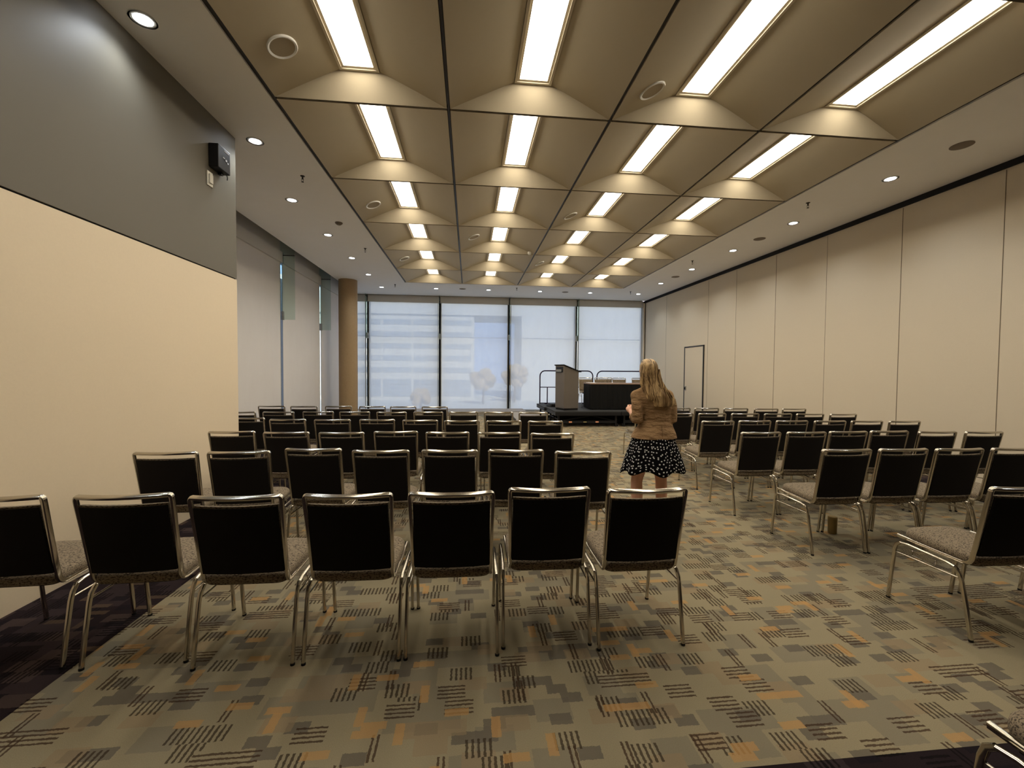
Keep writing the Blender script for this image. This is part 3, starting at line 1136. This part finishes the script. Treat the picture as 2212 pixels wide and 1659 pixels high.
tag(t, 'grey brown lectern with sloping black top on the left of the stage', 'lectern')

# skirted table
t = empty('skirted_table', (4.66, 12.55, SZ))
h, d = 1.09, .38
box(-h, h, -d, d, .755, .785).build('tabletop', 'tabletop', t)
rs = []
per = []
for k in range(180):
    u = k / 180 * (4 * h + 4 * d)
    if u < 2 * h:
        p, nn = (-h + u, -d), (0, -1)
    elif u < 2 * h + 2 * d:
        p, nn = (h, -d + (u - 2 * h)), (1, 0)
    elif u < 4 * h + 2 * d:
        p, nn = (h - (u - 2 * h - 2 * d), d), (0, 1)
    else:
        p, nn = (-h, d - (u - 4 * h - 2 * d)), (-1, 0)
    per.append((p, nn, .018 * sin(u * 42) + .008 * sin(u * 17)))
mb = MB()
mb.rings([[(p[0] + nn[0] * (-.01 + o_ * f), p[1] + nn[1] * (-.01 + o_ * f), z) for p, nn, o_ in per] for z, f in ((.754, .15), (.6, .6), (.3, .9), (.02, 1))], cap=False)
mb.build('table_skirt', 'skirt', t, True)
for sx in (-1, 1):
    for sy in (-1, 1):
        MB().tube([(sx * (h - .1), sy * (d - .1), 0), (sx * (h - .1), sy * (d - .1), .755)], .015, 8).build('leg', 'blackmetal', t)
tag(t, 'long tan-topped table with floor-length black skirt on the stage', 'table')
t = box(-.10, .10, -.2, .2, 0, .012).build('paper_stack', 'paper', None, loc=(3.70, 12.55, SZ + .786))
tag(t, 'white sheets lying at the left end of the black skirted table', 'paper')

for n, (x, y, a, lb) in enumerate(((3.80, 13.56, 180, 'left end, next to the lectern'), (4.33, 13.56, 180, 'second from the lectern'), (4.66, 14.12, 180, 'pushed back behind the others'),
                                   (4.92, 13.50, 180, 'third from the lectern'), (5.58, 13.50, 180, 'half hidden by the standing person'))):
    place(x, y, a, 'chair on the stage behind the black table, %s' % lb, 'chairs on the stage', SZ)

# wall mounted black box and switch on the partition
t = empty('wall_receiver', (XP, 5.22, 3.93))
box(0, .105, -.11, .13, -.09, .17).build('housing', 'devblack', t, bevel=.008)
mb = MB()
mb.box(.105, .108, .0, .10, .135, .145)
mb.box(.105, .108, -.02, .015, .05, .06).box(.105, .108, .03, .06, .035, .055).box(.105, .108, .07, .09, .02, .035)
mb.build('indicator_lamps', 'paper', t)
mb = MB()
mb.box(.02, .06, .03, .07, -.12, -.09)
mb.tube([(.08, .10, -.09), (.085, .105, -.12), (.08, .11, -.15)], .006, 6)
mb.build('bracket', 'devblack', t)
tag(t, 'black electronic box mounted high on the left wall corner', 'wall box')
t = empty('wall_switch', (XP, 5.12, 3.70))
box(0, .012, -.05, .05, -.08, .08).build('plate', 'white', t, bevel=.003)
box(.012, .028, -.03, .03, -.05, .05).build('rocker', 'white', t, bevel=.003)
tag(t, 'white switch plate on the left wall just under the black box', 'switch')


# ------------------------------------------------------------------ person
def remeshed(mb, name, mat, vox, smooth_it=6, parent=None, keep=None):
    ob = mb.build('tmp', mat)
    md = ob.modifiers.new('r', 'REMESH')
    md.mode = 'VOXEL'
    md.voxel_size = vox
    s = ob.modifiers.new('s', 'SMOOTH')
    s.factor = .5
    s.iterations = smooth_it
    dg = bpy.context.evaluated_depsgraph_get()
    me = bpy.data.meshes.new_from_object(ob.evaluated_get(dg))
    me.polygons.foreach_set('use_smooth', [True] * len(me.polygons))
    bpy.data.objects.remove(ob, do_unlink=True)
    me.materials.clear()
    me.materials.append(M[mat])
    me.name = name
    o = bpy.data.objects.new(name, me)
    COL.objects.link(o)
    if parent:
        o.parent = parent
    return o


def ell_ring(z, cx, cy, rx, ry, n=40, f=None, p=2.0):
    r = []
    for k in range(n):
        a = 2 * pi * k / n
        c, s_ = cos(a), sin(a)
        e = 2 / p
        x = rx * abs(c) ** e * (1 if c >= 0 else -1)
        y = ry * abs(s_) ** e * (1 if s_ >= 0 else -1)
        q = f(a, z) if f else 1
        r.append((cx + x * q, cy + y * q, z))
    return r


def limb(mb, pts, rad, n=14):
    P = [Vector(p) for p in pts]
    path, rr = [], []
    for i in range(len(P) - 1):
        for k in range(4):
            u = k / 4
            path.append(P[i].lerp(P[i + 1], u))
            su = u * u * (3 - 2 * u)
            rr.append(rad[i] * (1 - su) + rad[i + 1] * su)
    path.append(P[-1])
    rr.append(rad[-1])
    mb.tube(path, rr, n)
    mb.ball(P[0], rad[0])
    mb.ball(P[-1], rad[-1])


per = empty('person', (1.80, 4.05, 0), radians(4))
b = MB()
hx = -.030
b.rings([ell_ring(.80, .03, 0, .15, .11), ell_ring(.90, .035, -.01, .165, .12), ell_ring(1.0, .05, 0, .135, .10), ell_ring(1.1, .055, 0, .115, .09),
         ell_ring(1.22, .04, 0, .13, .10), ell_ring(1.33, .025, 0, .145, .095), ell_ring(1.385, .02, 0, .12, .07), ell_ring(1.41, .01, 0, .06, .055)])
limb(b, [(.01, -.005, 1.36), (hx + .015, 0, 1.46), (hx, .012, 1.53)], [.06, .047, .05])
b.ball((hx, .005, 1.595), .073, .090, .105, 20, 14)           # skull
b.ball((hx, .045, 1.545), .052, .050, .062, 16, 10)           # jaw
limb(b, [(hx, .090, 1.60), (hx, .104, 1.575)], [.008, .012])  # nose
for s in (-1, 1):
    b.ball((hx + s * .074, .005, 1.585), .010, .020, .030, 10, 8)
# legs
for s, kx, ax in ((-1, -.130, -.125), (1, .135, .13)):
    limb(b, [(.02 + s * .08, 0, .86), (.01 + s * .11, .0, .66), (kx, .0, .48), (kx, -.012, .35), (ax, -.01, .20), (ax, -.01, .085)], [.088, .078, .056, .057, .040, .034])
    limb(b, [(ax, -.03, .045), (ax + s * .008, .06, .04), (ax + s * .02, .15, .03)], [.034, .032, .026])
# arms
AL = [(-.145, 0, 1.34), (-.150, -.03, 1.235), (-.152, -.045, 1.10), (-.140, .06, 1.13), (-.120, .175, 1.165)]
AR = [(.190, 0, 1.34), (.215, -.03, 1.235), (.215, -.045, 1.10), (.175, .06, 1.12), (.085, .175, 1.15)]
limb(b, AL, [.050, .043, .038, .036, .025])
limb(b, AR, [.050, .043, .038, .036, .025])


def hand(mb, w, fd, side):
    """w wrist, fd forward direction, side: +1 fingers curl towards +x"""
    w = Vector(w)
    f = Vector(fd).normalized()
    up = Vector((0, 0, 1))
    sd = f.cross(up).normalized() * side          # palm faces this way
    limb(mb, [w, w + f * .045, w + f * .078], [.024, .030, .026], 12)
    for k, (ln, o) in enumerate(((.068, .028), (.078, .010), (.072, -.010), (.056, -.027))):
        a = w + f * .075 + up * o * 1.0
        p1 = a + f * ln * .45 + sd * .008
        p2 = p1 + f * ln * .15 + sd * ln * .35
        p3 = p2 - f * ln * .15 + sd * ln * .28
        limb(mb, [a, p1, p2, p3], [.0095, .009, .0082, .0072], 8)
    th = w + f * .02 + up * .022
    limb(mb, [th, th + f * .03 + up * .022 + sd * .02, th + f * .05 + up * .018 + sd * .042], [.012, .0105, .009], 8)


hand(b, AL[-1], (.10, 1, .25), 1)
hand(b, AR[-1], (-.55, 1, .2), -1)
body = remeshed(b, 'body', 'skin', .006, 4, per)
for s in (-1, 1):
    MB().ball((hx + s * .030, .088, 1.595), .010, .008, .008, 10, 8).build('eye', 'eye', body, True)
limb_l = MB()
limb_l.tube([(hx - .022, .090, 1.535), (hx, .097, 1.537), (hx + .022, .090, 1.535)], [.003, .007, .003], 8)
limb_l.build('mouth', 'lip', body, True)
# blazer
j = MB()
j.rings([ell_ring(.915, .045, -.005, .228, .165, p=2.3), ell_ring(.96, .048, -.005, .215, .155, p=2.3), ell_ring(1.03, .058, -.003, .180, .135), ell_ring(1.10, .066, 0, .155, .122),
         ell_ring(1.18, .058, 0, .165, .128), ell_ring(1.27, .040, 0, .182, .130), ell_ring(1.335, .030, 0, .180, .115, p=2.3), ell_ring(1.375, .024, 0, .152, .095, p=2.2),
         ell_ring(1.405, .012, 0, .112, .078), ell_ring(1.435, .0, 0, .072, .064)])
limb(j, AL[:3] + [(-.143, .035, 1.122)], [.056, .055, .053, .050])
limb(j, AR[:3] + [(.19, .035, 1.115), (.150, .09, 1.13)], [.056, .055, .053, .050, .046])
limb(j, [(-.085, 0, 1.375), (-.148, 0, 1.335)], [.046, .058])
limb(j, [(.12, 0, 1.375), (.192, 0, 1.335)], [.046, .058])
jk = remeshed(j, 'blazer', 'blazer', .009, 4, per)
jk['label'] = 'tan wool blazer'
cu = MB()
cu.tube([(-.1435, .025, 1.117), (-.1425, .045, 1.126)], [.055, .053], 18)
cu.build('cuff', 'blazer', jk, True)
lp = MB()
lp.tube([(.050, -.166, .925), (.052, -.156, 1.0), (.056, -.142, 1.06)], .004, 6)
lp.build('back_vent', 'blazer', jk)


# skirt
def fold(a, z):
    t_ = max(0, (0.95 - z) / .42)
    return 1 + t_ * (.055 * sin(7 * a + .6) + .03 * sin(12 * a + 2))


rs = []
NS = 72
for q in range(13):
    u = q / 12
    z = .96 - .365 * u
    rx = .185 + (.325 - .185) * (u ** .8)
    ry = .145 + (.235 - .145) * (u ** .8)
    ring = []
    for k in range(NS):
        a = 2 * pi * k / NS
        ff = fold(a, z)
        x, y = rx * cos(a) * ff, ry * sin(a) * ff
        hem = (.020 * sin(7 * a + .6) + .012 * sin(3 * a - 1.0) - .010 * cos(a)) * u * u
        ring.append((.040 + x, -.005 + y, z - hem))
    rs.append(ring)
skm = MB()
skm.rings(rs, cap=False)
so = skm.build('skirt', 'dots', per, True)
uvl = so.data.uv_layers.new(name='UVMap')
for poly in so.data.polygons:
    ks = [so.data.loops[li].vertex_index % NS for li in poly.loop_indices]
    wrap = max(ks) - min(ks) > 2
    for li in poly.loop_indices:
        vi = so.data.loops[li].vertex_index
        kk = vi % NS
        if wrap and kk == 0:
            kk = NS
        uvl.data[li].uv = (kk / NS * 1.55, (vi // NS) / 12 * .40)
so['label'] = 'short black skirt with white spots'
md = so.modifiers.new('solid', 'SOLIDIFY')
md.thickness = .004
# shoes
for ax, s in ((-.125, -1), (.13, 1)):
    mb = MB()
    mb.rings([[(ax + s * .012 + .050 * cos(2 * pi * k / 16) * sc, .058 + .142 * sin(2 * pi * k / 16) * sc, z) for k in range(16)] for z, sc in ((0, 1), (.02, 1.02), (.05, .97), (.068, .82))])
    mb.build('shoe', 'shoe', per, True)

# hair: crown cap and long fall swept to the right over the blazer
NH = 64


def strand(a, z):
    t_ = min(1, max(0, (1.66 - z) / .3))
    return 1 + t_ * (.035 * sin(9 * a + 10 * z) + .025 * sin(17 * a - 14 * z + 1))


HR = [(1.704, hx, -.010, .020, .022), (1.696, hx, -.012, .045, .050), (1.675, hx, -.015, .068, .076), (1.64, hx, -.020, .084, .092), (1.59, hx + .002, -.025, .090, .092),
      (1.54, hx + .004, -.032, .092, .082), (1.49, hx + .010, -.040, .092, .076), (1.44, hx + .018, -.055, .098, .074), (1.39, .015, -.082, .112, .066), (1.35, .040, -.105, .128, .052),
      (1.31, .070, -.122, .128, .038), (1.275, .090, -.132, .115, .030), (1.25, .082, -.136, .105, .026), (1.236, .078, -.138, .092, .018)]
rings_ = [ell_ring(z, cx, cy, rx, ry, NH, strand) for z, cx, cy, rx, ry in HR]
hm = MB()
hm.rings(rings_)
ho = hm.build('hair', 'hair', per, True)
uvl = ho.data.uv_layers.new(name='UVMap')
for poly in ho.data.polygons:
    for li in poly.loop_indices:
        vi = ho.data.loops[li].vertex_index
        uvl.data[li].uv = ((vi % NH) / NH, (vi // NH) / len(HR))
# loose locks
lk_ = MB()
rnd = random.Random(5)
for q in range(16):
    a0 = rnd.uniform(-.075, .09)
    end = rnd.uniform(1.24, 1.34)
    sh_ = rnd.uniform(.02, .12)
    lk_.tube([(hx + a0 * .8, -.095 - .01 * cos(q), 1.60), (hx + a0, -.11, 1.50), (hx + a0 + sh_ * .4, -.125, 1.42), (hx + a0 + sh_ * .8, -.150, 1.345), (hx + a0 + sh_, -.160, end)],
             [.005, .008, .009, .008, .002], 6)
for q in range(3):
    lk_.tube([(hx - .083, -.02 - .02 * q, 1.56), (hx - .088, -.03 - .02 * q, 1.46), (hx - .075, -.07 - .012 * q, 1.38), (hx - .050 + .01 * q, -.125, 1.30)], [.008, .010, .008, .002], 6)
lo_ = lk_.build('hair_locks', 'hair', ho, True)
uvl = lo_.data.uv_layers.new(name='UVMap')
for poly in lo_.data.polygons:
    for li in poly.loop_indices:
        vi = lo_.data.loops[li].vertex_index
        uvl.data[li].uv = ((vi % 97) / 97 * .6, .5)
tag(per, 'woman with long blond hair, tan blazer and black spotted skirt, standing in the aisle', 'person')
